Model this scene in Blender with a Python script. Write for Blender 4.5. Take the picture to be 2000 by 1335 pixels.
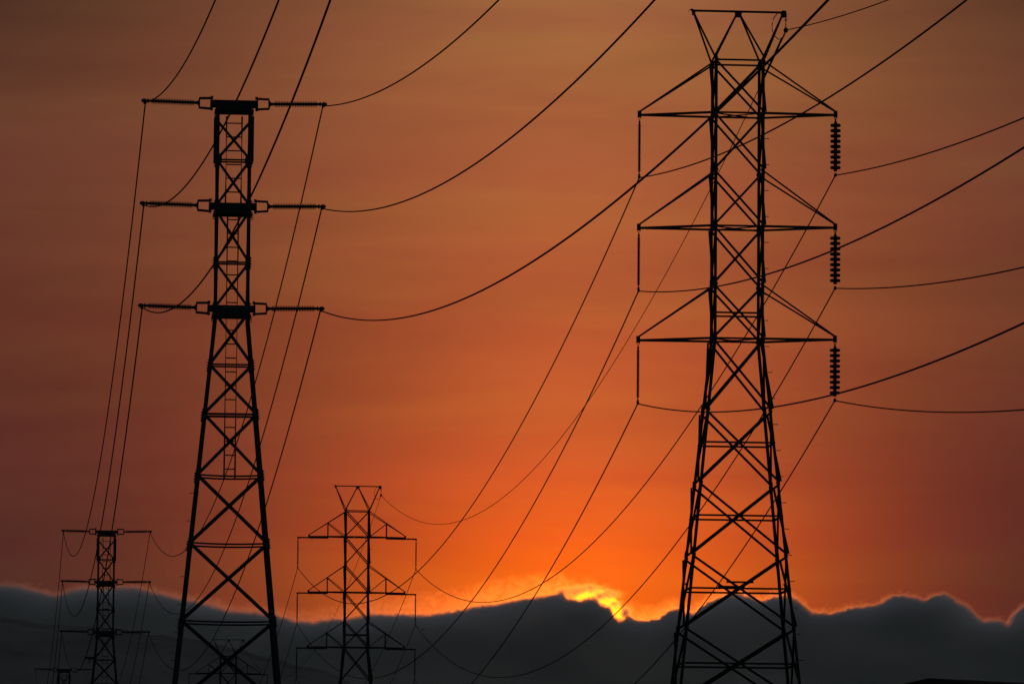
import bpy, bmesh, math, random
from mathutils import Vector, Matrix

C = bpy.context.scene.collection
for o in list(bpy.data.objects):
    bpy.data.objects.remove(o)

# ------------------------------------------------------------------ camera
EYE = Vector((0.0, 0.0, 1.7))
PITCH, ROLL, FPX = 0.1052, 0.0086, 11111.0
fwd = Vector((0, math.cos(PITCH), math.sin(PITCH)))
up0 = Vector((0, -math.sin(PITCH), math.cos(PITCH)))
cr, sr = math.cos(ROLL), math.sin(ROLL)
right = Vector((1, 0, 0)) * cr + up0 * sr
up = Vector((1, 0, 0)) * -sr + up0 * cr
cam_data = bpy.data.cameras.new('camera')
cam_data.lens, cam_data.sensor_width = 200.0, 36.0
cam_data.clip_start, cam_data.clip_end = 1.0, 60000.0
cam = bpy.data.objects.new('camera', cam_data)
C.objects.link(cam)
m3 = Matrix((right, up, -fwd)).transposed()
cam.matrix_world = Matrix.Translation(EYE) @ m3.to_4x4()
bpy.context.scene.camera = cam

def at(u, v, Y):
    """the point at depth Y that the photograph shows at pixel (u, v)"""
    d = right * ((u - 1000) / FPX) + up * ((667.5 - v) / FPX) + fwd
    return EYE + d * (Y / d.y)

# ------------------------------------------------------------------ sky, sun, exposure
_d = (at(1161, 1204, 100.0) - EYE).normalized()
SUN_AZ, SUN_EL = math.atan2(_d.x, _d.y), math.asin(_d.z)
sc = bpy.context.scene
sc.view_settings.view_transform = 'Standard'
sc.view_settings.look = 'None'
sc.view_settings.exposure = 0.0
sc.view_settings.gamma = 1.0
sc.cycles.use_denoising = True
sc.cycles.volume_bounces = 3
sc.cycles.volume_max_steps = 512

class NT:
    """little helper for writing node graphs as expressions"""
    def __init__(s, tree):
        s.t = tree; s.n = tree.nodes; s.l = tree.links
    def new(s, kind, **kw):
        n = s.n.new(kind)
        for k, v in kw.items():
            setattr(n, k, v)
        return n
    def put(s, sock, v):
        if v is None: return
        if isinstance(v, bpy.types.NodeSocket): s.l.new(v, sock)
        else: sock.default_value = v
    def m(s, op, a, b=None, c=None, clamp=False):
        n = s.new('ShaderNodeMath', operation=op, use_clamp=clamp)
        for i, v in enumerate((a, b, c)): s.put(n.inputs[i], v)
        return n.outputs[0]
    def v(s, op, a, b=None):
        n = s.new('ShaderNodeVectorMath', operation=op)
        s.put(n.inputs[0], a); s.put(n.inputs[1], b)
        return n.outputs[0]
    def sep(s, v):
        n = s.new('ShaderNodeSeparateXYZ'); s.put(n.inputs[0], v); return n.outputs
    def comb(s, x, y, z):
        n = s.new('ShaderNodeCombineXYZ')
        for i, q in enumerate((x, y, z)): s.put(n.inputs[i], q)
        return n.outputs[0]
    def rng(s, v, a, b, c=0.0, d=1.0, smooth=False):
        n = s.new('ShaderNodeMapRange'); n.clamp = True
        if smooth: n.interpolation_type = 'SMOOTHSTEP'
        for i, q in enumerate((v, a, b, c, d)): s.put(n.inputs[i], q)
        return n.outputs[0]
    def ramp(s, f, stops, mode='LINEAR'):
        n = s.new('ShaderNodeValToRGB'); r = n.color_ramp; r.interpolation = mode
        while len(r.elements) < len(stops): r.elements.new(0.5)
        for e, (p, col) in zip(r.elements, stops):
            e.position = p; e.color = (*col, 1)
        s.put(n.inputs[0], f); return n.outputs[0]
    def mix(s, f, a, b, blend='MIX'):
        n = s.new('ShaderNodeMix', data_type='RGBA', blend_type=blend)
        s.put(n.inputs[0], f)
        for i, q in ((6, a), (7, b)):
            s.put(n.inputs[i], (*q, 1) if isinstance(q, tuple) and len(q) == 3 else q)
        return n.outputs[2]
    def noise(s, v, scale, detail=4.0, rough=0.5, dim='3D', dist=0.0):
        n = s.new('ShaderNodeTexNoise', noise_dimensions=dim)
        s.put(n.inputs['Vector'], v); n.inputs['Scale'].default_value = scale
        n.inputs['Detail'].default_value = detail; n.inputs['Roughness'].default_value = rough
        n.inputs['Distortion'].default_value = dist
        return n.outputs[0]

def lin(*c):
    return tuple(((x / 255 + 0.055) / 1.055) ** 2.4 if x > 10 else x / 255 / 12.92 for x in c)

NISH = 0.047   # how much of the clear sky's light is left

world = bpy.data.worlds.new("World")
sc.world = world
world.use_nodes = True
w = NT(world.node_tree)
w.n.clear()
dvec = w.new('ShaderNodeTexCoord').outputs['Generated']
dx, dy, dz = w.sep(dvec)
az = w.m('ARCTAN2', dx, dy)
el = w.m('ARCSINE', dz)
# the clear dusk sky
nish = w.new('ShaderNodeTexSky', sky_type='NISHITA')
nish.sun_disc = False
nish.sun_elevation, nish.sun_rotation = SUN_EL, SUN_AZ
nish.air_density, nish.dust_density, nish.ozone_density = 1.0, 2.0, 1.5
# smoke swallows nearly all of it towards the sunset; the eastern half of the sky keeps a dim blue grey
aaz = w.m('ABSOLUTE', az)
east = w.m('MAXIMUM', w.rng(aaz, 0.25, 1.4, 0.0, 1.0, True), w.rng(el, 0.25, 0.9, 0.0, 1.0, True))
east = w.m('MULTIPLY', east, NISH)
base = w.v('MULTIPLY', nish.outputs[0], w.comb(w.m('MULTIPLY', east, 2.25), w.m('MULTIPLY', east, 1.86), w.m('MULTIPLY', east, 1.75)))
# the smoky orange afterglow round the sun: colour by height, strength by the angle from the sun
t_el = w.rng(el, 0.055, 0.175)
warm = w.ramp(t_el, [
    (0.00, lin(255, 108, 14)), (0.104, lin(255, 105, 23)), (0.137, lin(246, 98, 29)), (0.246, lin(212, 92, 41)), (0.322, lin(199, 92, 44)),
    (0.47, lin(183, 92, 49)), (0.70, lin(168, 94, 55)), (0.903, lin(158, 98, 60)), (1.0, lin(150, 98, 62))])
cool = w.ramp(t_el, [
    (0.00, lin(75, 41, 36)), (0.15, lin(83, 44, 37)), (0.43, lin(95, 50, 38)), (0.72, lin(98, 59, 44)),
    (0.93, lin(50, 37, 29)), (1.0, lin(42, 33, 26))])  # dark upper stops put the lens vignette into the sky colour
gx = w.m('SUBTRACT', az, 0.0112)
sig = w.rng(el, 0.07, 0.17, 0.0418, 0.0700)
q = w.m('DIVIDE', gx, sig)
lat = w.m('EXPONENT', w.m('MULTIPLY', w.m('POWER', w.m('ABSOLUTE', q), 1.75), -1.0))
# streaks of high haze drawn out level: some a little brighter and yellower, some dull mauve
sv = w.comb(w.m('MULTIPLY', az, 10.0), w.m('MULTIPLY', w.m('ADD', el, w.m('MULTIPLY', az, -0.02)), 78.0), 0.3)
streak = w.noise(sv, 1.0, 4.0, 0.55, dist=0.7)
smod = w.m('MULTIPLY_ADD', w.m('SUBTRACT', streak, 0.5), 0.42, 1.0)
glow = w.mix(lat, cool, warm)
glow = w.v('MULTIPLY', glow, w.comb(smod, smod, smod))
hue = w.noise(w.v('ADD', sv, (7.3, 2.1, 4.0)), 0.9, 4.0, 0.55, dist=0.6)
glow = w.mix(w.rng(hue, 0.44, 0.66, 0.0, 0.7), glow, w.v('MULTIPLY', glow, (0.94, 0.82, 0.97)))
glow = w.mix(w.rng(hue, 0.50, 0.34, 0.0, 0.7), glow, w.v('MULTIPLY', glow, (1.02, 1.14, 1.0)))
# the afterglow belongs to the western sky only
west = w.m('MULTIPLY', w.rng(aaz, 0.10, 0.6, 1.0, 0.0, True), w.rng(el, 0.16, 0.42, 1.0, 0.0, True))
west = w.m('MULTIPLY', west, w.rng(el, -0.02, 0.02, 0.0, 1.0))
glow = w.v('MULTIPLY', glow, w.comb(west, west, west))
# the sun's own reddened disc, which the clouds leave open only in small gaps
cosd = w.new('ShaderNodeVectorMath', operation='DOT_PRODUCT')
w.put(cosd.inputs[0], dvec)
cosd.inputs[1].default_value = (math.sin(SUN_AZ) * math.cos(SUN_EL), math.cos(SUN_AZ) * math.cos(SUN_EL), math.sin(SUN_EL))
disc = w.rng(cosd.outputs['Value'], math.cos(math.radians(0.295)), math.cos(math.radians(0.265)))
tot = w.v('ADD', w.v('ADD', base, glow), w.comb(w.m('MULTIPLY', disc, 4.5), w.m('MULTIPLY', disc, 0.85), w.m('MULTIPLY', disc, 0.015)))
bg = w.new('ShaderNodeBackground')
w.put(bg.inputs[0], tot); bg.inputs[1].default_value = 1.0
wo = w.new('ShaderNodeOutputWorld')
w.l.new(bg.outputs[0], wo.inputs[0])

sun_data = bpy.data.lights.new('sun', 'SUN')
sun_data.energy, sun_data.angle = 0.5, math.radians(0.5)
sun_data.color = (1.0, 0.185, 0.010)
sun = bpy.data.objects.new('sun', sun_data)
C.objects.link(sun)
sd = Vector((math.sin(SUN_AZ) * math.cos(SUN_EL), math.cos(SUN_AZ) * math.cos(SUN_EL), math.sin(SUN_EL)))
sun.rotation_euler = sd.to_track_quat('Z', 'Y').to_euler()
sun.location = sd * 400
# ------------------------------------------------------------------ cloud bank
CLOUD_Y = 9000.0
PROFILE = [(-60,1128),(0,1138),(42,1142),(63,1148),(88,1151),(113,1158),(147,1149),(189,1146),(252,1146),(294,1151),(336,1162),(367,1168),
 (425,1178),(462,1188),(537,1196),(600,1210),(637,1206),(687,1202),(725,1198),(775,1197),(837,1197),(900,1190),(965,1177),
 (1040,1167),(1078,1161),(1094,1160),(1104,1167),(1132,1170),(1146,1167),(1160,1168),(1170,1181),(1187,1185),(1196,1195),(1212,1211),(1226,1203),(1244,1211),(1277,1207),(1302,1196),(1322,1191),
 (1338,1202),(1365,1187),(1387,1172),(1408,1165),(1434,1161),(1461,1165),(1483,1171),(1515,1165),(1545,1170),(1575,1190),(1596,1198),
 (1626,1196),(1660,1186),(1712,1180),(1736,1168),(1756,1164),(1786,1168),(1800,1174),(1820,1164),(1842,1164),(1856,1174),
 (1880,1184),(1900,1200),(1920,1213),(1944,1211),(1962,1220),(1976,1200),(1990,1188),(2030,1176),(2060,1184)]
pts = [at(u, v, CLOUD_Y) for u, v in PROFILE]
X0, X1 = pts[0].x, pts[-1].x
Z0, Z1 = 500.0, 640.0

def top_at(x):
    """height of the cloud top over x; past the ends the outline carries on mirrored"""
    span = X1 - X0
    t = (x - X0) % (2 * span)
    if t > span: t = 2 * span - t
    x = X0 + t
    for a, b in zip(pts, pts[1:]):
        if a.x <= x <= b.x:
            return a.z + (b.z - a.z) * (x - a.x) / (b.x - a.x)
    return pts[-1].z

cm = bpy.data.materials.new('cloud_vapour')
cm.use_nodes = True
cm.cycles.volume_step_rate = 0.08
c = NT(cm.node_tree); c.n.clear()
gpos = c.new('ShaderNodeNewGeometry').outputs['Position']
px, py, pz = c.sep(gpos)
pos = c.v('MULTIPLY', gpos, (1.0, 0.12, 1.0))      # billows run on into the depth of the bank
fc = c.new('ShaderNodeFloatCurve')
cv = fc.mapping.curves[0]
fc.mapping.use_clip = False
cps = [((p.x - X0) / (X1 - X0), (p.z - Z0) / (Z1 - Z0)) for p in pts]
while len(cv.points) < len(cps): cv.points.new(0.5, 0.5)
for cp, (a, b) in zip(cv.points, cps):
    cp.location = (a, b); cp.handle_type = 'AUTO_CLAMPED'
fc.mapping.update()
u01 = c.m('PINGPONG', c.m('DIVIDE', c.m('SUBTRACT', px, X0), X1 - X0), 1.0)
c.put(fc.inputs['Value'], u01)
ztop = c.m('MULTIPLY_ADD', fc.outputs[0], Z1 - Z0, Z0)
n1 = c.noise(pos, 0.022, 5.0, 0.62, dist=0.4)     # billows
n2 = c.noise(c.v('MULTIPLY', pos, (1.0, 1.0, 1.5)), 0.06, 5.0, 0.62, dist=0.9)
dep = c.m('ADD', c.m('SUBTRACT', ztop, pz), c.m('MULTIPLY', c.m('SUBTRACT', n1, 0.5), 15.0))
dep = c.m('ADD', dep, c.m('MULTIPLY', c.m('SUBTRACT', n2, 0.5), 11.0))
# the western end of the bank has a softer, more ragged edge than the eastern one
n5 = c.noise(pos, 0.16, 4.0, 0.6, dist=0.5)
dep = c.m('ADD', dep, c.m('MULTIPLY', c.m('SUBTRACT', n5, 0.5), 9.0))
soft = c.rng(px, -450.0, 150.0, 11.0, 4.0)
core = c.m('POWER', c.rng(c.m('DIVIDE', dep, soft), -0.25, 1.1), 2.2)
# thin torn vapour standing above the dense edge, taller on the side of the sun
hill = c.m('EXPONENT', c.m('MULTIPLY', c.m('POWER', c.m('DIVIDE', c.m('SUBTRACT', px, -30.0), 310.0), 2.0), -1.0))
wh = c.m('MULTIPLY_ADD', hill, 36.0, 5.0)
n3 = c.noise(c.v('MULTIPLY', pos, (1.0, 1.0, 1.3)), 0.05, 6.0, 0.65, dist=1.4)
veil = c.rng(c.m('DIVIDE', c.m('ADD', c.m('ADD', dep, wh), c.m('MULTIPLY', c.m('SUBTRACT', n3, 0.5), 34.0)), wh), 0.0, 0.8)
veil = c.m('MULTIPLY', c.m('POWER', veil, 1.3), c.rng(n3, 0.30, 0.66))
kp = at(1166, 1182, CLOUD_Y)
knot = c.m('EXPONENT', c.m('MULTIPLY', c.m('ADD', c.m('POWER', c.m('DIVIDE', c.m('SUBTRACT', px, kp.x), 44.0), 2.0), c.m('POWER', c.m('DIVIDE', c.m('SUBTRACT', pz, kp.z), 21.0), 2.0)), -1.0))
veil = c.m('MULTIPLY', veil, c.m('MULTIPLY_ADD', knot, -0.92, 1.0))
# a few thicker scraps hanging in front of the sun
n6 = c.noise(c.v('ADD', pos, (31.0, 0.0, 17.0)), 0.13, 3.0, 0.6)
scrap = None
for u, v, ru, rv in ((1099, 1157, 11, 5), (1124, 1153, 17, 3.6), (1152, 1149, 22, 3.0), (1172, 1164, 10, 4.6), (1188, 1160, 19, 3.8), (1201, 1180, 11, 2.8), (1222, 1196, 8, 7)):
    p = at(u, v, CLOUD_Y); sx_, sz_ = ru * 0.81, rv * 0.81
    wob = c.m('ADD', c.m('MULTIPLY', c.m('SUBTRACT', n2, 0.5), 13.0), c.m('MULTIPLY', c.m('SUBTRACT', n5, 0.5), 9.0))
    e1 = c.m('POWER', c.m('DIVIDE', c.m('SUBTRACT', c.m('MULTIPLY_ADD', c.m('SUBTRACT', n6, 0.5), 16.0, px), p.x), sx_), 2.0)
    e2 = c.m('POWER', c.m('DIVIDE', c.m('SUBTRACT', c.m('ADD', pz, wob), p.z), sz_), 2.0)
    gsn = c.m('EXPONENT', c.m('MULTIPLY', c.m('ADD', e1, e2), -1.0))
    scrap = gsn if scrap is None else c.m('MAXIMUM', scrap, gsn)
scrap = c.m('MULTIPLY', c.m('POWER', scrap, 1.2), c.rng(n6, 0.30, 0.52, 0.25, 1.0))
dens = c.m('ADD', c.m('MULTIPLY', core, 0.060), c.m('ADD', c.m('MULTIPLY', veil, 0.0042), c.m('MULTIPLY', scrap, 0.030)))
n4 = c.noise(c.v('MULTIPLY', pos, (0.6, 0.6, 1.5)), 0.011, 3.0, 0.5)
mottle = c.rng(n4, 0.35, 0.65, 0.01, 0.15)  # patchy absorption by noise, so the cloud body is unevenly dark
pv = c.new('ShaderNodeVolumeScatter')
pv.inputs['Color'].default_value = (0.9, 0.9, 0.9, 1)
pv.inputs['Anisotropy'].default_value = 0.0
c.put(pv.inputs['Density'], c.m('MULTIPLY', dens, 0.90))
ps = c.new('ShaderNodeVolumeScatter')
ps.inputs['Color'].default_value = (0.9, 0.9, 0.9, 1)
ps.inputs['Anisotropy'].default_value = 0.97
c.put(ps.inputs['Density'], c.m('MULTIPLY', dens, 0.06))
pa = c.new('ShaderNodeVolumeAbsorption')
pa.inputs['Color'].default_value = (0.0, 0.0, 0.0, 1)
c.put(pa.inputs['Density'], c.m('MULTIPLY', dens, mottle))
ad = c.new('ShaderNodeAddShader'); c.l.new(pv.outputs[0], ad.inputs[0]); c.l.new(ps.outputs[0], ad.inputs[1])
ad2 = c.new('ShaderNodeAddShader'); c.l.new(ad.outputs[0], ad2.inputs[0]); c.l.new(pa.outputs[0], ad2.inputs[1])
co = c.new('ShaderNodeOutputMaterial'); c.l.new(ad2.outputs[0], co.inputs['Volume'])

bm = bmesh.new()
N = 420
rows = []
for i in range(N + 1):
    x = -5400 + 10800 * i / N
    zt = top_at(x) + 16 + 48 * math.exp(-((x + 10) / 380) ** 2)
    zt = 30 + (zt - 30) * min(1.0, (5400 - abs(x)) / 1500)
    rows.append([bm.verts.new((x, y, z)) for y, z in ((CLOUD_Y - 90, 8), (CLOUD_Y - 90, zt), (CLOUD_Y + 90, zt), (CLOUD_Y + 90, 8))])
for a, b in zip(rows, rows[1:]):
    for k in range(4):
        bm.faces.new((a[k], a[(k + 1) % 4], b[(k + 1) % 4], b[k]))
bm.faces.new(rows[0][::-1]); bm.faces.new(rows[-1])
bmesh.ops.recalc_face_normals(bm, faces=bm.faces)
me = bpy.data.meshes.new('cloud_bank'); bm.to_mesh(me); bm.free()
me.materials.append(cm)
cloud = bpy.data.objects.new('cloud_bank', me); C.objects.link(cloud)
cloud['kind'] = 'stuff'; cloud['label'] = 'dark slate cloud bank with glowing orange edge hiding the sun'
# ------------------------------------------------------------------ materials
def surface(name, base, rough, metal=0.0, var=0.25, scale=3.0, base2=None, spec=0.05):
    m = bpy.data.materials.new(name); m.use_nodes = True
    g = NT(m.node_tree); b = m.node_tree.nodes['Principled BSDF']
    co = g.new('ShaderNodeTexCoord').outputs['Object']
    n = g.noise(co, scale, 5.0, 0.6)
    lo = tuple(x * (1 - var) for x in base); hi = base2 or tuple(min(1, x * (1 + var)) for x in base)
    g.put(b.inputs['Base Color'], g.ramp(n, [(0.3, lo), (0.7, hi)]))
    g.put(b.inputs['Roughness'], g.rng(g.noise(co, scale * 4, 3.0), 0.3, 0.7, rough - 0.1, min(1, rough + 0.1)))
    b.inputs['Metallic'].default_value = metal
    b.inputs['Specular IOR Level'].default_value = spec
    return m

STEEL = surface('weathered_steel', (0.020, 0.023, 0.026), 0.75)
POLYMER = surface('grey_polymer', (0.035, 0.037, 0.042), 0.6)
PORCELAIN = surface('brown_porcelain', (0.040, 0.022, 0.015), 0.35)
ALUMINIUM = surface('dull_aluminium_strand', (0.022, 0.024, 0.026), 0.7)
FEATHER = surface('black_feather', (0.012, 0.012, 0.013), 0.8, scale=20)
SOIL = surface('dry_earth_and_grass', (0.11, 0.09, 0.055), 0.95, scale=0.15, base2=(0.07, 0.075, 0.035))
SCRUB = surface('dry_scrub_hillside', (0.20, 0.185, 0.165), 1.0, scale=0.012, spec=0.0)
STUCCO = surface('plain_stucco', (0.24, 0.22, 0.19), 0.9)
SHINGLE = surface('dark_roof_shingle', (0.02, 0.02, 0.02), 0.9, scale=6)

# ------------------------------------------------------------------ shape helpers
class MB:
    def __init__(s): s.bm = bmesh.new()
    def hull(s, rings, cap=True):
        vs = [[s.bm.verts.new(p) for p in r] for r in rings]
        n = len(vs[0])
        for a, b in zip(vs, vs[1:]):
            for i in range(n):
                s.bm.faces.new((a[i], a[(i + 1) % n], b[(i + 1) % n], b[i]))
        if cap:
            s.bm.faces.new(vs[0][::-1]); s.bm.faces.new(vs[-1])
    def box(s, c, size):
        x, y, z = c; a, b, d = (q / 2 for q in size)
        s.hull([[(x - a, y - b, z + k), (x + a, y - b, z + k), (x + a, y + b, z + k), (x - a, y + b, z + k)] for k in (-d, d)])
    def angle(s, p0, p1, u, v, w, t, w2=None):
        """an L-section bar from p0 to p1; u and v are the directions its two flanges run in"""
        p0, p1, u, v = Vector(p0), Vector(p1), Vector(u), Vector(v)
        d = (p1 - p0).normalized()
        u = (u - d * u.dot(d)).normalized()
        v = v - d * v.dot(d); v = (v - u * v.dot(u)).normalized()
        w2 = w2 or w
        prof = [(0, 0), (w, 0), (w, t), (t, t), (t, w2), (0, w2)]
        s.hull([[p + u * a + v * b for a, b in prof] for p in (p0, p1)])
    def bar(s, p0, p1, n, w, t):
        """an angle centred on the line p0-p1, its wide flange square to n, the other running along -n"""
        p0, p1, n = Vector(p0), Vector(p1), Vector(n)
        d = (p1 - p0).normalized(); u = d.cross(n).normalized(); v = -n
        off = -u * (w / 2)
        s.angle(p0 + off, p1 + off, u, v, w, t, w * 0.8)
    def tube(s, path, r, k=8, cap=True):
        path = [Vector(p) for p in path]; rings = []
        ref = None
        for i, p in enumerate(path):
            d = (path[min(i + 1, len(path) - 1)] - path[max(i - 1, 0)]).normalized()
            if ref is None:
                ref = Vector((0, 0, 1)) if abs(d.z) < 0.9 else Vector((1, 0, 0))
            u = d.cross(ref).normalized(); v = d.cross(u)
            rr = r[i] if isinstance(r, (list, tuple)) else r
            rings.append([p + (u * math.cos(2 * math.pi * j / k) + v * math.sin(2 * math.pi * j / k)) * rr for j in range(k)])
            ref = v if abs(d.z) > 0.9 else ref
        s.hull(rings, cap)
    def lathe(s, p0, axis, prof, k=14):
        """turn (distance along the axis, radius) pairs round an axis"""
        p0, a = Vector(p0), Vector(axis).normalized()
        u = a.orthogonal().normalized(); v = a.cross(u)
        s.hull([[p0 + a * h + (u * math.cos(2 * math.pi * j / k) + v * math.sin(2 * math.pi * j / k)) * max(r, 0.002) for j in range(k)] for h, r in prof])
    def plate(s, pts, n, t):
        n = Vector(n).normalized() * t / 2
        s.hull([[Vector(p) - n for p in pts], [Vector(p) + n for p in pts]])
    def mesh(s, name, mat):
        bmesh.ops.recalc_face_normals(s.bm, faces=s.bm.faces)
        me = bpy.data.meshes.new(name); s.bm.to_mesh(me); s.bm.free()
        me.materials.append(mat)
        return me

CACHE = {}
def put(name, parent, key, mat, build, loc=None):
    """one mesh object under its parent; the same key reuses the same mesh"""
    if key is None or key not in CACHE:
        b = MB(); build(b); me = b.mesh(name, mat)
        if key is not None: CACHE[key] = me
    else: me = CACHE[key]
    o = bpy.data.objects.new(name, me); C.objects.link(o); o.parent = parent
    if loc is not None: o.location = loc
    return o

def thing(name, label, cat, loc=(0, 0, 0), rotz=0.0, group=None):
    o = bpy.data.objects.new(name, None); C.objects.link(o)
    o.empty_display_size = 1.0
    o.location = loc; o.rotation_euler = (0, 0, rotz)
    o['label'] = label; o['category'] = cat
    if group: o['group'] = group
    return o

def tag(o, label, cat, group=None):
    o['label'] = label; o['category'] = cat
    if group: o['group'] = group
    return o

def local(base, rotz, p):
    c, s = math.cos(rotz), math.sin(rotz)
    return Vector((base[0] + p[0] * c - p[1] * s, base[1] + p[0] * s + p[1] * c, p[2]))

# ------------------------------------------------------------------ ground, hill
b = MB(); R = 30000.0
b.hull([[(-R, -R, -2.0), (R, -R, -2.0), (R, R, -2.0), (-R, R, -2.0)], [(-R, -R, 0.0), (R, -R, 0.0), (R, R, 0.0), (-R, R, 0.0)]])
g = bpy.data.objects.new('ground', b.mesh('ground', SOIL)); C.objects.link(g); g['kind'] = 'structure'

RIDGE = [(-300, 1180), (-120, 1196), (0, 1206), (100, 1214), (200, 1222), (315, 1236), (356, 1246), (430, 1262), (478, 1273), (520, 1283), (550, 1291),
         (574, 1301), (600, 1307), (640, 1313), (680, 1326), (700, 1341), (760, 1372), (900, 1430), (1100, 1500), (1400, 1600), (1900, 1720)]
HY = 5200.0
bm = bmesh.new(); random.seed(4)
rp = [at(u, v, HY) for u, v in RIDGE]
xs = [rp[0].x + (rp[-1].x - rp[0].x) * i / 150 for i in range(-40, 151)]
def ridge_at(x):
    if x <= rp[0].x: return rp[0].z + (rp[0].x - x) * 0.06
    for a, c in zip(rp, rp[1:]):
        if a.x <= x <= c.x: return a.z + (c.z - a.z) * (x - a.x) / (c.x - a.x)
    return rp[-1].z
rows = []
for x in xs:
    top = max(8.0, ridge_at(x) + 2.0 * math.sin(x * 0.021) + 1.2 * math.sin(x * 0.063) + random.uniform(-0.8, 0.8))
    row = []
    for k in range(13):
        t = k / 12
        s_ = math.sin(math.pi * t) ** 1.4
        y = HY - 900 + 1800 * t
        bump = 0 if k in (0, 12) else 9 * math.sin(x * 0.03 + k * 1.7) * (1 - abs(2 * t - 1)) * abs(2 * t - 1) * 4
        row.append(bm.verts.new((x, y, top * s_ + bump * 0.25 - (1.0 if k in (0, 12) else 0))))
    rows.append(row)
for a, c in zip(rows, rows[1:]):
    for k in range(12): bm.faces.new((a[k], c[k], c[k + 1], a[k + 1])).smooth = True
bmesh.ops.recalc_face_normals(bm, faces=bm.faces)
me = bpy.data.meshes.new('hill'); bm.to_mesh(me); bm.free(); me.materials.append(SCRUB)
h = bpy.data.objects.new('hill', me); C.objects.link(h); h['kind'] = 'structure'

# ------------------------------------------------------------------ suspension lattice towers (the line on the east)
ZT, ZS = 48.81, 46.27                       # top bar, shoulder
ARMS = (43.51, 37.75, 32.05)
NODES = [46.27, 43.51, 40.60, 37.75, 34.80, 32.05, 28.42, 24.74, 21.10, 17.45, 13.60, 9.3, 4.7, 0.25]
DEP = 0.73
def hw(z):
    """half width of the body at height z"""
    return 1.265 if z >= 32.05 else 1.285 + (32.05 - z) * 0.1015
def hd(z): return hw(z) * DEP

def leg_part(root, kind, sx, sy, w=0.137):
    def build(b):
        for z0, z1 in ((0.0, 32.05), (32.05, ZS + 0.12)):
            ends = []
            for z in (z0, z1):
                ends.append((sx * hw(z if z > z0 or z0 < 32 else 32.06), sy * hd(z if z > z0 or z0 < 32 else 32.06), z))
            b.angle(ends[0], ends[1], (-sx, 0, 0), (0, -sy, 0), w if z0 > 1 else w * 1.08, 0.014)
        for z in NODES[2:-1:2]:                                          # bolted splice angles
            b.angle((sx * (hw(z) + 0.016), sy * (hd(z) + 0.016), z - 0.42), (sx * (hw(z + .3) + 0.016), sy * (hd(z + .3) + 0.016), z + 0.38), (-sx, 0, 0), (0, -sy, 0), w * 1.12, 0.014)
        b.box((sx * hw(0), sy * hd(0), 0.1), (0.9, 0.9, 0.5))           # concrete stub
    return put('leg', root, ('leg', sx, sy), STEEL, build)

def face_pt(face, s, z):
    """the point on face (axis, sign), at its corner s, at height z"""
    ax, sg = face
    return Vector((s * hw(z), sg * hd(z), z)) if ax == 'y' else Vector((sg * hw(z), s * hd(z), z))

def cross_part(root, face, z0, z1, w):
    ax, sg = face
    n = Vector((0, sg, 0)) if ax == 'y' else Vector((sg, 0, 0))
    def build(b):
        e = 0.04
        b.bar(face_pt(face, -1, z1 - e) - n * 0.015, face_pt(face, 1, z0 + e) - n * 0.015, n, w, 0.010)
        b.bar(face_pt(face, 1, z1 - e) + n * 0.012, face_pt(face, -1, z0 + e) + n * 0.012, -n, w, 0.010)
        m0 = (hw(z0) * 1.0); m1 = hw(z1); zc = z0 + (z1 - z0) * m0 / (m0 + m1)
        c = (face_pt(face, -1, zc) + face_pt(face, 1, zc)) / 2
        b.lathe(c - n * 0.04, n, [(0, 0.02), (0.08, 0.02)], 6)
        for s in (-1, 1):                                                # gusset where the diagonals meet the leg
            for z in (z0, z1):
                p = face_pt(face, s, z); q = (Vector((-s, 0, 0)) if ax == 'y' else Vector((0, -s, 0)))
                k = 1 if z == z0 else -1
                b.plate([p + n * .004, p + q * 0.20 + n * .004, p + q * 0.10 + Vector((0, 0, k * 0.22)) + n * .004, p + Vector((0, 0, k * 0.26)) + n * .004], n, 0.008)
    return put('cross_brace', root, ('x', face, z0), STEEL, build)

def strut_part(root, face, z, w=0.10, span=1.0):
    ax, sg = face
    n = Vector((0, sg, 0)) if ax == 'y' else Vector((sg, 0, 0))
    def build(b):
        a, c = face_pt(face, -1, z), face_pt(face, 1, z); m = (a + c) / 2
        b.bar(m + (a - m) * span - n * 0.03, m + (c - m) * span - n * 0.03, n, w, 0.009)
    return put('horizontal_strut', root, ('h', face, z, span), STEEL, build)

FACES = (('y', -1), ('y', 1), ('x', -1), ('x', 1))

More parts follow.
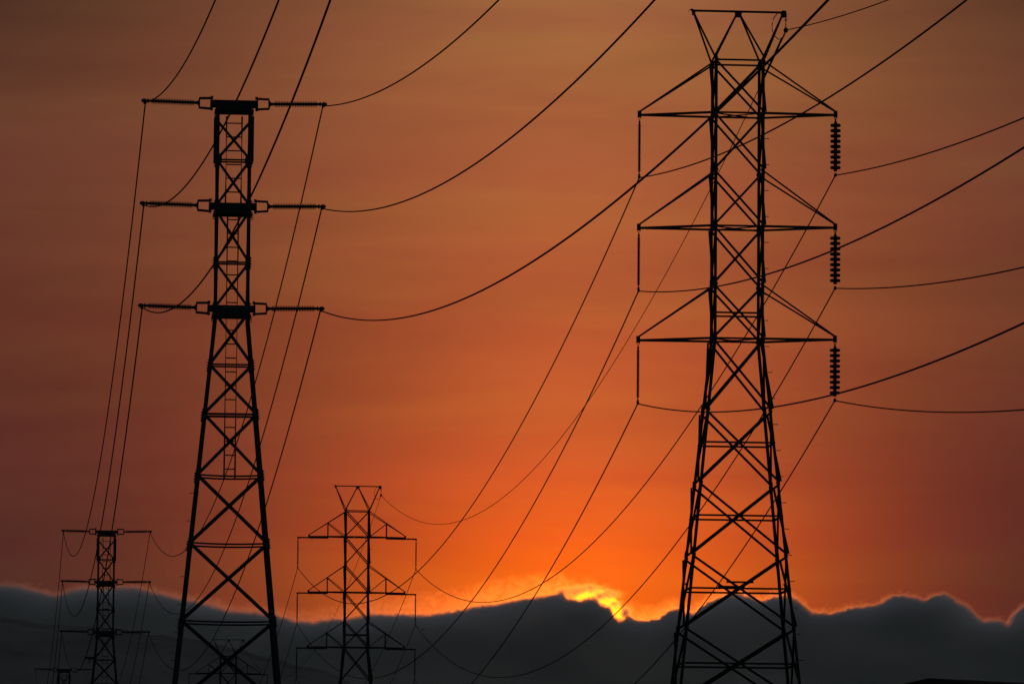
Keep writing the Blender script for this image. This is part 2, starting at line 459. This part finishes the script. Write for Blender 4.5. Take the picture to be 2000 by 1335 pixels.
def lattice_body(root):
    for sx in (-1, 1):
        for sy in (-1, 1):
            lg = leg_part(root, 'leg', sx, sy)
            if sx == 1 and sy == -1:
                z = 42.2
                k = 0
                while z > 1.5:
                    def build(b, z=z, k=k):
                        a = Vector((hw(z), -hd(z) + 0.06, z))
                        b.tube([a, a + Vector((0.21, 0, 0.0))], 0.020, 6)
                        b.lathe(a + Vector((0.20, 0, 0)), (1, 0, 0), [(0, 0.032), (0.022, 0.032)], 6)
                    put('step_bolt', lg, ('bolt', k), STEEL, build)
                    z -= 1.318; k += 1
    for f in FACES:
        for z1, z0 in zip(NODES, NODES[1:]):
            cross_part(root, f, z0, z1, 0.112 if z0 > 30 else 0.122)
        for z in (46.20,) + ARMS:
            strut_part(root, f, z, 0.10)
        for i in (4, 6, 7, 8, 9, 10, 11, 12):
            z1, z0 = NODES[i], NODES[i + 1]
            zc = z0 + (z1 - z0) * hw(z0) / (hw(z0) + hw(z1)) + (0.0 if i > 5 else -0.08)
            strut_part(root, f, zc, 0.098)
        strut_part(root, f, 19.72, 0.095, 0.27)
    for z in ARMS:
        def plan(b, z=z):
            a = [(-hw(z), -hd(z), z - .02), (hw(z), hd(z), z - .02), (hw(z), -hd(z), z + .01), (-hw(z), hd(z), z + .01)]
            b.bar(a[0], a[1], (0, 0, 1), 0.07, 0.008); b.bar(a[2], a[3], (0, 0, 1), 0.07, 0.008)
        put('plan_bracing', root, ('plan', z), STEEL, plan)
    
    def peak(b):
        for x in (-2.28, 2.28):
            for sy in (-1, 1):
                b.bar((x, 0, ZT - 0.08), (math.copysign(hw(ZS), x), sy * hd(ZS), ZS + 0.05), (0, sy, 0), 0.10, 0.010)
        for sx in (-1, 1):
            for sy in (-1, 1):
                b.bar((sx * 0.06, 0, ZT - 0.10), (sx * hw(ZS), sy * hd(ZS), ZS + 0.02), (0, sy, 0), 0.10, 0.010)
    put('earth_wire_peak', root, 'peak', STEEL, peak)
    def beam(b):
        b.angle((-2.40, -0.05, ZT - 0.05), (2.40, -0.05, ZT - 0.05), (0, 0, 1), (0, 1, 0), 0.10, 0.012)
        for x, w_, hh in ((0, 0.19, 0.16), (-2.28, 0.10, 0.10), (2.28, 0.12, 0.12)):
            b.plate([(x - w_, -0.064, ZT - 0.05), (x + w_, -0.064, ZT - 0.05), (x + w_ * .8, -0.064, ZT - 0.16 - hh), (x - w_ * .8, -0.064, ZT - 0.16 - hh)], (0, 1, 0), 0.014)
        b.box((-2.36, 0.01, ZT + 0.05), (0.16, 0.10, 0.08)); b.box((2.34, 0.01, ZT + 0.05), (0.20, 0.10, 0.10))
        b.tube([(-2.42, 0, ZT + 0.05), (-2.50, 0, ZT + 0.06), (-2.51, 0, ZT - 0.08)], 0.014, 6)
    put('top_bar', root, 'topbar', STEEL, beam)

def arm_part(root, sx, z, node, tip_dz, kind):
    zt = z + tip_dz
    def build(b):
        tip = Vector((sx * 5.0, 0, zt))
        for sy in (-1, 1):
            a = Vector((sx * hw(z), sy * hd(z), z))
            b.angle(a + Vector((0, 0, -0.055)), tip + Vector((0, sy * 0.03, -0.055)), (0, 0, 1), (0, -sy, 0), 0.115, 0.012)
            c = Vector((sx * hw(node), sy * hd(node), node - 0.08))
            b.bar(c, tip + Vector((-sx * .04, sy * 0.05, 0.20)), (0, sy, 0), 0.085, 0.010)
        if kind == 'braced':
            for sy in (-1, 1):
                f = 1 - (3.05 - hw(z)) / (5.0 - hw(z))
                p = Vector((sx * 3.05, sy * hd(z) * f, z))
                g_ = Vector((sx * 3.05, sy * (hd(node) * f + .05 * (1 - f)), zt + 0.2 + (node - 0.08 - zt - 0.2) * f))
                b.bar(p, g_, (0, sy, 0), 0.075, 0.008)
                b.bar(g_ + Vector((0, 0, -.05)), (sx * (hw(z) + 0.05), sy * hd(z), z + 0.06), (0, sy, 0), 0.075, 0.008)
    arm = put('cross_arm', root, ('arm', sx, z, tip_dz, kind), STEEL, build)
    def tipb(b):
        b.plate([(sx * 5.0 + q * 0.095, 0.0, zt + k) for q, k in ((-1, -0.13), (1, -0.13), (1, 0.22), (-1, 0.22))], (0, 1, 0), 0.09)
        if kind == 'plain':
            b.tube([(sx * 5.0 + 0.07 * math.cos(t), 0, zt - 0.14 + 0.09 * math.sin(t)) for t in [math.pi + i * math.pi / 8 for i in range(9)]], 0.016, 6)
    put('tip_plate', arm, ('tip', sx, z, tip_dz, kind), STEEL, tipb)
    if kind == 'braced':
        def ext(b):
            b.angle((sx * 3.0, -0.10, zt - 0.20), (sx * 5.1, -0.10, zt - 0.20), (0, 0, 1), (0, 1, 0), 0.17, 0.014, 0.2)
            b.angle((sx * 4.6, -0.07, zt - 0.19), (sx * 6.18, -0.07, zt - 0.19), (0, 0, 1), (0, 1, 0), 0.14, 0.014, 0.14)
            b.box((sx * 6.14, 0, zt - 0.16), (0.16, 0.22, 0.20))
            b.tube([(sx * 4.72 + 0.08 * math.cos(t), 0, zt - 0.24 + 0.08 * math.sin(t)) for t in [math.pi * i / 6 for i in range(13)]], 0.018, 6)
        put('extension_beam', arm, ('ext', sx, z, tip_dz), STEEL, ext)
    return (sx * (5.0 if kind == 'plain' else 6.15), 0.0, zt - (0.22 if kind == 'plain' else 0.24))

def polymer_string(loc, L, label, group):
    t = thing('suspension_insulator', label, 'insulator', loc, 0, group)
    put('link', t, 'pl_link', STEEL, lambda b: (b.tube([(0, 0, 0.02), (0, 0, -0.16)], 0.026, 8), b.lathe((0, 0, -0.10), (0, 0, -1), [(0, .03), (.03, .055), (.08, .055), (.11, .03)])))
    def sheds(b):
        prof = [(0.0, 0.035)]; n = 42; top, bot = 0.20, L - 0.36
        for i in range(n):
            h = top + (bot - top) * i / n; r = 0.088 if i % 2 else 0.074
            prof += [(h, 0.046), (h + 0.010, r), (h + 0.028, r * 0.95), (h + 0.036, 0.046)]
        prof += [(bot, 0.03), (L - 0.14, 0.03)]
        b.lathe((0, 0, -0.06), (0, 0, -1), prof, 10)
    put('shed_rod', t, ('pl_rod', round(L, 2)), POLYMER, sheds)
    def clampb(b):
        b.lathe((0, 0, -L + 0.20), (0, 0, -1), [(0, .03), (.03, .06), (.07, .06), (.10, .03)])
        b.tube([(0, -0.24, -L + 0.0), (0, -0.10, -L + 0.05), (0, 0.10, -L + 0.05), (0, 0.24, -L - 0.02)], [0.04, 0.075, 0.075, 0.04], 8)
        b.box((0, 0, -L + 0.09), (0.09, 0.14, 0.10))
    put('wire_clamp', t, ('pl_clamp', round(L, 2)), STEEL, clampb)
    return Vector(loc) + Vector((0, 0, -L))

def disc_string(loc, L, label, group):
    t = thing('suspension_insulator', label, 'insulator', loc, 0, group)
    put('link', t, 'ds_link', STEEL, lambda b: b.lathe((0, 0, 0.06), (0, 0, -1), [(0, .02), (.08, .03), (.16, .055), (.30, .10), (.36, .10)]))
    n, pitch, z0 = 9, 0.270, 0.40
    for i in range(n):
        def build(b):
            b.lathe((0, 0, 0.08), (0, 0, -1), [(-0.02, 0.09), (0.0, 0.11), (0.006, 0.240), (0.030, 0.268), (0.110, 0.268), (0.138, 0.245), (0.136, 0.13), (0.150, 0.09), (0.20, 0.085), (0.255, 0.10)], 20)
        d = put('disc', t, 'ds_disc', PORCELAIN, build, (0, 0, -z0 - i * pitch + 0.08))
    def clampb(b):
        zz = z0 + n * pitch - 0.06
        b.lathe((0, 0, -zz), (0, 0, -1), [(0, .05), (.08, .045), (.10, .085), (.14, .085), (.17, .05), (L - zz - 0.1, .05), (L - zz, .075), (L - zz + 0.06, .06)])
        b.tube([(0, -0.24, -L + 0.0), (0, -0.10, -L + 0.04), (0, 0.10, -L + 0.04), (0, 0.24, -L - 0.02)], [0.04, 0.07, 0.07, 0.04], 8)
    put('wire_clamp', t, 'ds_clamp', STEEL, clampb)
    return Vector(loc) + Vector((0, 0, -L))

R_BASE = [(11.343, 285.599), (-15.922, 590.243), (-44.198, 895.494)]
R_ROT = [0.080, 0.092, 0.092]
R_NAME = ['big lattice tower', 'second lattice tower', 'distant lattice tower']
LEVEL = ['top', 'middle', 'bottom']
R_ATT, R_EARTH = [], []
for i in range(3):
    kind = 'plain' if i == 0 else 'braced'
    lab = ['tall black lattice tower with plain pointed arms, largest pylon in view',
           'smaller lattice tower with braced arms, centred over glowing cloud edge',
           'faint lattice tower seen through the legs of the near post-insulator tower'][i]
    root = thing('lattice_tower', lab, 'pylon', (*R_BASE[i], 0), R_ROT[i], 'lattice towers with hanging insulators')
    lattice_body(root)
    att = {}
    for lv, (z, node) in enumerate(zip(ARMS, (46.20, 40.60, 34.80))):
        for sx in (-1, 1):
            dz = (0.10 * sx if i == 0 else 0.0)
            p = arm_part(root, sx, z, node, dz, kind)
            wp = local(R_BASE[i], R_ROT[i], p)
            side = 'left' if sx < 0 else 'right'
            if i == 0:
                if sx < 0:
                    e = polymer_string(wp, 2.98, f'slim polymer insulator hanging from {LEVEL[lv]} left arm of big lattice tower', 'insulators hanging from the lattice towers')
                else:
                    e = disc_string(wp, 2.86, f'thick disc insulator string hanging from {LEVEL[lv]} right arm of big lattice tower', 'insulators hanging from the lattice towers')
            else:
                e = polymer_string(wp, 3.02, f'thin insulator hanging from {LEVEL[lv]} {side} arm of {R_NAME[i]}', 'insulators hanging from the lattice towers')
            att[(lv, sx)] = e
    R_ATT.append(att)
    # earth-wire hanger under the right end of the top bar
    hp = local(R_BASE[i], R_ROT[i], (2.44, 0, ZT + 0.02))
    t = thing('earth_wire_hanger', f'earth wire hanger with thin jumper loop at top right of {R_NAME[i]}', 'wire hanger', hp, R_ROT[i], 'earth wire hangers on the lattice towers')
    put('link', t, 'eh_link', STEEL, lambda b: (b.tube([(0, 0, 0.05), (0.0, 0, -0.86)], 0.034, 6), b.lathe((0, 0, -0.02), (0, 0, -1), [(0, .03), (.06, .06), (.14, .04), (.20, .06), (.28, .03)], 8), b.lathe((0, 0, -0.34), (0, 0, -1), [(0, .02), (.03, .05), (.09, .05), (.12, .02)], 8)))
    put('wire_clamp', t, 'eh_clamp', STEEL, lambda b: (b.lathe((0, 0, -0.78), (0, 0, -1), [(0, .03), (.06, .10), (.20, .12), (.28, .05)], 8), b.tube([(0.0, -0.3, -0.93), (0, 0, -0.90), (0, 0.3, -0.97)], 0.05, 6)))
    put('jumper_loop', t, 'eh_jump', ALUMINIUM, lambda b: b.tube([(-0.42, 0, -0.05), (-0.62, 0.02, -0.32), (-0.70, 0.05, -0.65), (-0.68, 0.08, -0.95), (-0.56, 0.1, -1.22), (-0.36, 0.1, -1.38), (-0.16, 0.08, -1.36), (-0.05, 0.04, -1.15), (0, 0, -0.95)], 0.026, 6))
    R_EARTH.append(hp + Vector((0, 0, -0.92)))

# ------------------------------------------------------------------ post-insulator towers (the line on the west)
LARM = (43.17, 38.02, 32.90)
LN = [42.55, 40.35, 38.05, 35.22, 32.95, 30.10, 27.62, 24.58, 21.20, 17.35, 13.1, 8.7, 4.3, 0.2]
def lw(z): return 0.80 if z >= 32.4 else 0.80 + (32.4 - z) * 0.0957
def ld(z): return 0.42 if z >= 32.4 else 0.42 + (32.4 - z) * 0.060

def post_tower(root):
    def mid(z, s, sy): return Vector((s * lw(z), sy * ld(z), z))
    for sx in (-1, 1):
        for sy in (-1, 1):
            def build(b, sx=sx, sy=sy):
                for z0, z1, w_ in ((0, 17.35, .22), (17.35, 27.62, .20), (27.62, 32.4, .185), (32.4, 42.9, .155)):
                    a, c = mid(z0, sx, sy), mid(z1, sx, sy)
                    o = Vector((sx * w_ / 2, sy * w_ / 2, 0))
                    b.angle(a + o, c + o, (-sx, 0, 0), (0, -sy, 0), w_, 0.016)
                for z in LN[1:-1]:
                    o = Vector((sx * 0.115, sy * 0.115, 0)) + (Vector((sx * .02, sy * .02, 0)) if z < 30 else Vector())
                    b.angle(mid(z - .28, sx, sy) + o, mid(z + .28, sx, sy) + o, (-sx, 0, 0), (0, -sy, 0), 0.24, 0.016)
                    for k in (-.2, -.07, .07, .2):
                        b.tube([mid(z + k, sx, sy) + o, mid(z + k, sx, sy) + o + Vector((sx * 0.055, 0, 0))], 0.02, 6)
                b.box((sx * lw(0), sy * ld(0), 0.1), (1.0, 1.0, 0.5))
            lg = put('leg', root, ('pleg', sx, sy), STEEL, build)
            if sx == -1 and sy == -1:
                z, k = 23.65, 0
                while z > 1.5:
                    def bolt(b, z=z):
                        a = mid(z, -1, -1) + Vector((-0.09, -0.02, 0))
                        b.tube([a, a + Vector((-0.22, 0, 0))], 0.016, 6)
                        b.lathe(a + Vector((-0.20, 0, 0)), (-1, 0, 0), [(0, 0.03), (0.025, 0.03)], 6)
                    put('step_bolt', lg, ('pbolt', k), STEEL, bolt)
                    z -= 1.38; k += 1
    for z1, z0 in zip(LN, LN[1:]):
        w_ = 0.135 if z0 > 32 else (0.16 if z0 > 24 else 0.185)
        up_, lo_ = z1 - (0.30 if any(abs(z1 - .1 - q + .5) < .6 for q in LARM) else 0.05), z0 + 0.05
        def front(b, z0=lo_, z1=up_, w_=w_):
            n = Vector((0, -1, 0))
            b.bar(mid(z1, -1, -1) - n * .02, mid(z0, 1, -1) - n * .02, n, w_, .014)
            b.bar(mid(z1, 1, -1) + n * .02, mid(z0, -1, -1) + n * .02, -n, w_, .014)
        put('cross_brace', root, ('px', z0), STEEL, front)
        for sx in (-1, 1):
            def side(b, z0=lo_, z1=up_, sx=sx):
                n = Vector((sx, 0, 0))
                b.bar(mid(z1, sx, -1) - n * .02, mid(z0, sx, 1) - n * .02, n, 0.09, .01)
                b.bar(mid(z1, sx, 1) + n * .02, mid(z0, sx, -1) + n * .02, -n, 0.09, .01)
            put('cross_brace', root, ('pxs', sx, z0), STEEL, side)
    for z in LN[1:-1]:
        if any(abs(z - q) < 0.5 for q in LARM): continue
        for sy in (-1, 1):
            def strut(b, z=z, sy=sy):
                sagz = 0.055 if z < 26 else 0.0
                pts_ = [mid(z, -1 + 2 * i / 6, sy) * 1.0 for i in range(7)]
                pts_ = [Vector((lw(z) * (-1 + 2 * i / 6), sy * ld(z), z - sagz * (1 - (-1 + 2 * i / 6) ** 2))) for i in range(7)]
                b.tube(pts_, 0.045 if abs(z - 27.62) > .1 else 0.056, 8)
            put('horizontal_strut', root, ('ph', z, sy), STEEL, strut)
        for sx in (-1, 1):
            put('horizontal_strut', root, ('phs', z, sx), STEEL, lambda b, z=z, sx=sx: b.tube([mid(z, sx, -1), mid(z, sx, 1)], 0.04, 8))
    for lv, z in enumerate(LARM):
        def cross(b, z=z, lv=lv):
            for sy in (-1, 1):
                b.box((0, sy * (ld(z) + .105), z + 0.04), (2.30, 0.09, 0.24))
                b.box((0, sy * (ld(z) + .17), z - 0.21), (1.80, 0.05, 0.28))
                b.box((0, sy * (ld(z) + .20), z - 0.37), (1.94, 0.09, 0.07))
            for sx in (-1, 1):
                b.box((sx * 1.06, 0, z + 0.045), (0.16, 2 * ld(z) + .12, 0.215))
                b.box((sx * 0.94, 0, z - 0.36), (0.05, 2 * ld(z) + .24, 0.16))
                for k in (-.42, -.50, -.58, -.66):
                    b.tube([(sx * 0.86, -ld(z) - .1, z + k), (sx * (1.02 if lv else .97), -ld(z) - .1, z + k)], 0.022, 6)
        put('cross_beam', root, ('beam', lv), STEEL, cross)
        for sx in (-1, 1):
            rise = math.radians(1.1)
            ax = Vector((sx * math.cos(rise), 0, math.sin(rise)))
            o = Vector((sx * 1.14, 0, z + 0.06))
            def rod(b, sx=sx, ax=ax, o=o):
                prof = [(0.72, 0.085), (0.80, 0.075), (0.86, 0.070)]
                for i in range(27):
                    h_ = 0.87 + i * 0.0795
                    prof += [(h_, 0.072), (h_ + 0.010, 0.150), (h_ + 0.038, 0.145), (h_ + 0.048, 0.072)]
                prof += [(3.05, 0.07), (3.12, 0.06)]
                b.lathe(o, ax, prof, 14)
            ins = put('post_insulator', root, ('rod', lv, sx), POLYMER, rod)
            def frame(b, sx=sx, ax=ax, o=o):
                upv = Vector((-ax.z * sx, 0, abs(ax.x))) if True else None
                for k in (-1, 1):
                    b.bar(o + upv * (0.27 * k) + ax * -0.06, o + upv * (0.235 * k) + ax * 0.62, (0, -1, 0), 0.115, 0.014)
                    b.box(tuple(o + upv * (0.29 * k) + ax * -0.02), (0.13, 0.16, 0.13))
                for a_ in (0.02, 0.60):
                    b.bar(o + upv * -0.24 + ax * a_, o + upv * 0.24 + ax * a_, (0, -1, 0), 0.075, 0.014)
                b.lathe(o + ax * 0.59, ax, [(0, 0.15), (0.05, 0.15), (0.12, 0.085), (0.16, 0.08)], 12)
            put('hinge_frame', ins, ('frame', lv, sx), STEEL, frame)
            def clampb(b, sx=sx, ax=ax, o=o):
                b.lathe(o + ax * 3.08, ax, [(0, 0.05), (0.04, 0.10), (0.10, 0.125), (0.13, 0.05), (0.16, 0.05), (0.18, 0.10), (0.30, 0.115), (0.38, 0.08), (0.42, 0.04)], 10)
                q = o + ax * 3.29
                b.tube([q + Vector((0, -0.28, -0.06)), q + Vector((0, -0.1, 0)), q + Vector((0, 0.1, 0)), q + Vector((0, 0.28, -0.07))], [0.04, 0.08, 0.08, 0.04], 8)
                b.box(tuple(q + Vector((sx * 0.02, 0, -0.10))), (0.14, 0.16, 0.12))
            put('wire_clamp', ins, ('pclamp', lv, sx), STEEL, clampb)
    for sx in (-1, 1):                                                   # channel stiffeners round the top of each leg pair
        def stiff(b, sx=sx):
            for sy in (-1, 1):
                b.box((sx * 0.955, sy * (ld(41) + 0.02), 41.42), (0.07, 0.20, 2.26))
                b.box((sx * 0.83, sy * (ld(41) + 0.11), 41.42), (0.20, 0.03, 2.26))
                b.box((sx * 0.66, sy * (ld(41) + 0.02), 40.42), (0.14, 0.06, 0.30))
        put('leg_stiffener', root, ('stiff', sx), STEEL, stiff)
    def ladder(b):
        for z0, z1, x in ((24.45, 38.2, 0.27), (38.2, 42.6, 0.385)):
            for s in (-1, 1):
                b.tube([(s * x + .02, 0.05, z0), (s * x + .02, 0.05, z1)], 0.045, 8)
    lad = put('ladder', root, 'ladder', STEEL, ladder)
    z, k = 42.25, 0
    while z > 24.6:
        x = 0.385 if z > 38.2 else 0.27
        put('rung', lad, ('rung', x), STEEL, lambda b, x=x: b.tube([(-x + .02, 0.05, 0), (x + .02, 0.05, 0)], 0.034, 6), (0, 0, z))
        z -= 0.692; k += 1

L_BASE = [(-13.973, 281.281), (-41.343, 581.519), (-68.900, 881.494)]
L_ROT = [0.081, 0.030, 0.030]
L_NAME = ['near post-insulator tower', 'small post-insulator tower', 'farthest post-insulator tower']
L_ATT = []
for i in range(3):
    lab = ['narrow black lattice tower with ladder and level ribbed post insulators',
           'small dim tower with level post insulators rising over dark cloud near frame edge',
           'top of faint post-insulator tower peeping over the bottom frame edge'][i]
    root = thing('post_insulator_tower', lab, 'pylon', (*L_BASE[i], 0), L_ROT[i], 'towers with level post insulators')
    post_tower(root)
    att = {}
    for lv, z in enumerate(LARM):
        for sx in (-1, 1):
            att[(lv, sx)] = local(L_BASE[i], L_ROT[i], (sx * 4.43, 0, z + 0.06 + 0.063 - 0.09))
    L_ATT.append(att)

# ------------------------------------------------------------------ conductors
def wire(path, r, label, group, cat='power line', name='conductor'):
    o = put(name, None, None, ALUMINIUM, lambda b: b.tube(path, r, 6))
    return tag(o, label, cat, group)

def span(a, c, sag, n=90):
    out = []
    for i in range(n + 1):
        t = i / n
        p = a.lerp(c, t); p.z -= 4 * sag * t * (1 - t); out.append(p)
    return out

def toward(a, d, sl, cu, n=110, L=300.0):
    """the span coming on from tower to viewer: heading d, slope sl, curvature cu"""
    return [Vector((a.x + d * s, a.y - s, a.z + sl * s + cu * s * s)) for s in [L * i / n for i in range(n + 1)]]

NEAR_L = {(0, -1): (.0967, -.1424, 5.3504e-4), (1, -1): (.0975, -.1424, 5.3425e-4), (2, -1): (.0990, -.1349, 5.8123e-4),
          (0, 1): (.1051, -.1450, 4.8986e-4), (1, 1): (.1057, -.1459, 4.9705e-4), (2, 1): (.1037, -.1385, 4.5091e-4)}
NEAR_R = {(0, -1): (.0701, -.1200, 3.3189e-4), (0, 1): (.0669, -.1153, 3.0830e-4), (1, -1): (.0700, -.1216, 3.4822e-4),
          (1, 1): (.0693, -.1193, 3.1648e-4), (2, -1): (.0689, -.1166, 3.4145e-4), (2, 1): (.0675, -.1206, 3.2916e-4)}
SAG_L = {(0, -1): 10.08, (1, -1): 10.23, (2, -1): 9.9, (0, 1): 9.94, (1, 1): 9.87, (2, 1): 9.6}
SAG_R = {(0, -1): 10.81, (0, 1): 10.58, (1, -1): 11.61, (1, 1): 11.46, (2, -1): 11.49, (2, 1): 11.87}
for lv in range(3):
    for sx in (-1, 1):
        k = (lv, sx); side = 'left' if sx < 0 else 'right'; q = LEVEL[lv]
        wire(toward(L_ATT[0][k], *NEAR_L[k]), 0.032, f'wire sweeping up to frame top from {q} {side} post insulator of near ladder tower', 'wires from the near post-insulator tower to the frame top')
        wire(span(L_ATT[0][k], L_ATT[1][k], SAG_L[k]), 0.035, f'wire dipping from {q} {side} post insulator of near ladder tower to small tower', 'wires between the two nearest post-insulator towers')
        wire(span(L_ATT[1][k], L_ATT[2][k], 9.9), 0.034, f'faint wire running down from {q} {side} post insulator of small dim tower', 'wires beyond the small post-insulator tower')
        wire(toward(R_ATT[0][k], *NEAR_R[k]), 0.033, f'wire rising out of frame from {q} {side} insulator of big lattice tower', 'wires from the big lattice tower to the frame edge')
        wire(span(R_ATT[0][k], R_ATT[1][k], SAG_R[k]), 0.036, f'wire from {q} {side} insulator of big lattice tower dipping towards second lattice tower', 'wires between the two nearest lattice towers')
        wire(span(R_ATT[1][k], R_ATT[2][k], 11.3), 0.034, f'faint wire falling from {q} {side} insulator of second lattice tower', 'wires beyond the second lattice tower')
wire(toward(R_EARTH[0], .0844, -.1336, 3.6796e-4), 0.027, 'thin earth wire rising to frame top from peak of big lattice tower', 'earth wires on the lattice line', 'earth wire', 'earth_wire')
wire(span(R_EARTH[0], R_EARTH[1], 11.4), 0.024, 'thin earth wire sagging from big lattice tower peak to second lattice tower peak', 'earth wires on the lattice line', 'earth wire', 'earth_wire')
wire(span(R_EARTH[1], R_EARTH[2], 11.0), 0.022, 'hair-thin earth wire dropping from second lattice tower peak to distant tower', 'earth wires on the lattice line', 'earth wire', 'earth_wire')
# armour rod where the earth wire leaves the hanger
sp = span(R_EARTH[0], R_EARTH[1], 11.4, 900)
tag(put('armour_rod', None, None, STEEL, lambda b: b.tube(sp[4:26], 0.062, 6)), 'short thick sleeve on earth wire just below big tower top', 'wire sleeve')

# ------------------------------------------------------------------ birds
def bird(name, loc, size, flap, heading, pitch, label):
    t = thing(name, label, 'bird', loc, heading)
    t.rotation_euler = (pitch, 0, heading)
    def body(b):
        b.lathe((0, -0.24 * size, 0), (0, 1, 0), [(0, .004), (.03 * size, .012 * size), (.06 * size, .028 * size), (.11 * size, .034 * size), (.16 * size, .05 * size),
                 (.26 * size, .064 * size), (.36 * size, .05 * size), (.44 * size, .028 * size), (.50 * size, .02 * size)], 12)
        b.plate([(-.02 * size, .24 * size, 0), (.02 * size, .24 * size, 0), (.055 * size, .42 * size, -.01), (0, .40 * size, -.01), (-.055 * size, .42 * size, -.01)], (0, 0, 1), .014 * size)
    put('body', t, None, FEATHER, body)
    for s in (-1, 1):
        def wing(b, s=s):
            rings = []
            for u_, lead, chord in ((0.03, -.10, .20), (.12, -.14, .22), (.25, -.16, .20), (.36, -.12, .17), (.45, -.05, .12), (.52, .03, .05)):
                zz = flap(u_) * size
                rings.append([(s * u_ * size, lead * size, zz), (s * u_ * size, (lead + chord * .35) * size, zz + .016 * size), (s * u_ * size, (lead + chord) * size, zz), (s * u_ * size, (lead + chord * .35) * size, zz - .010 * size)])
            b.hull(rings)
        put('wing', t, None, FEATHER, wing)
bird('gliding_bird', at(176, 1285.5, 640), 1.50, lambda u: 0.10 * math.sin(u * 6.0) - 0.12 * u, math.radians(24), math.radians(-48), 'dark bird gliding on spread wings beside small dim tower')
bird('distant_bird', at(826, 1229, 560), 0.52, lambda u: 0.75 * u, math.radians(40), 0.0, 'tiny dark bird with raised wings flying before grey cloud')

# ------------------------------------------------------------------ house at the lower right
apex = at(1815, 1323, 110.0)
d = Vector((math.cos(math.radians(40)), math.sin(math.radians(40)), 0)); nn = Vector((-d.y, d.x, 0))
hs = thing('house', 'corner of low dark roof poking up at bottom right', 'house', (apex.x, apex.y, 0), math.radians(40))
RH = apex.z
def roofb(b):
    for s in (-1, 1):
        sl = math.tan(math.radians(7.0)); e = 5.2
        b.hull([[(x, 0, RH - 0.16), (x, s * e, RH - 0.16 - e * sl), (x, s * e, RH - e * sl), (x, 0, RH)] for x in (0.0, 14.0)])
put('roof', hs, None, SHINGLE, roofb)
def walls(b):
    hgt = RH - 0.17 - 4.7 * math.tan(math.radians(7.0))
    b.hull([[(x, -4.7, 0), (x, 4.7, 0), (x, 4.7, hgt), (x, 0, RH - 0.20), (x, -4.7, hgt)] for x in (0.45, 13.55)])
put('wall', hs, None, STUCCO, walls)
def win(b):
    b.box((0.43, 0, 3.0), (0.06, 1.5, 1.3))
fr = put('window', hs, None, STEEL, win)
dr = put('door', hs, None, FEATHER, lambda b: b.box((4.0, -4.72, 1.05), (0.95, 0.06, 2.1)))
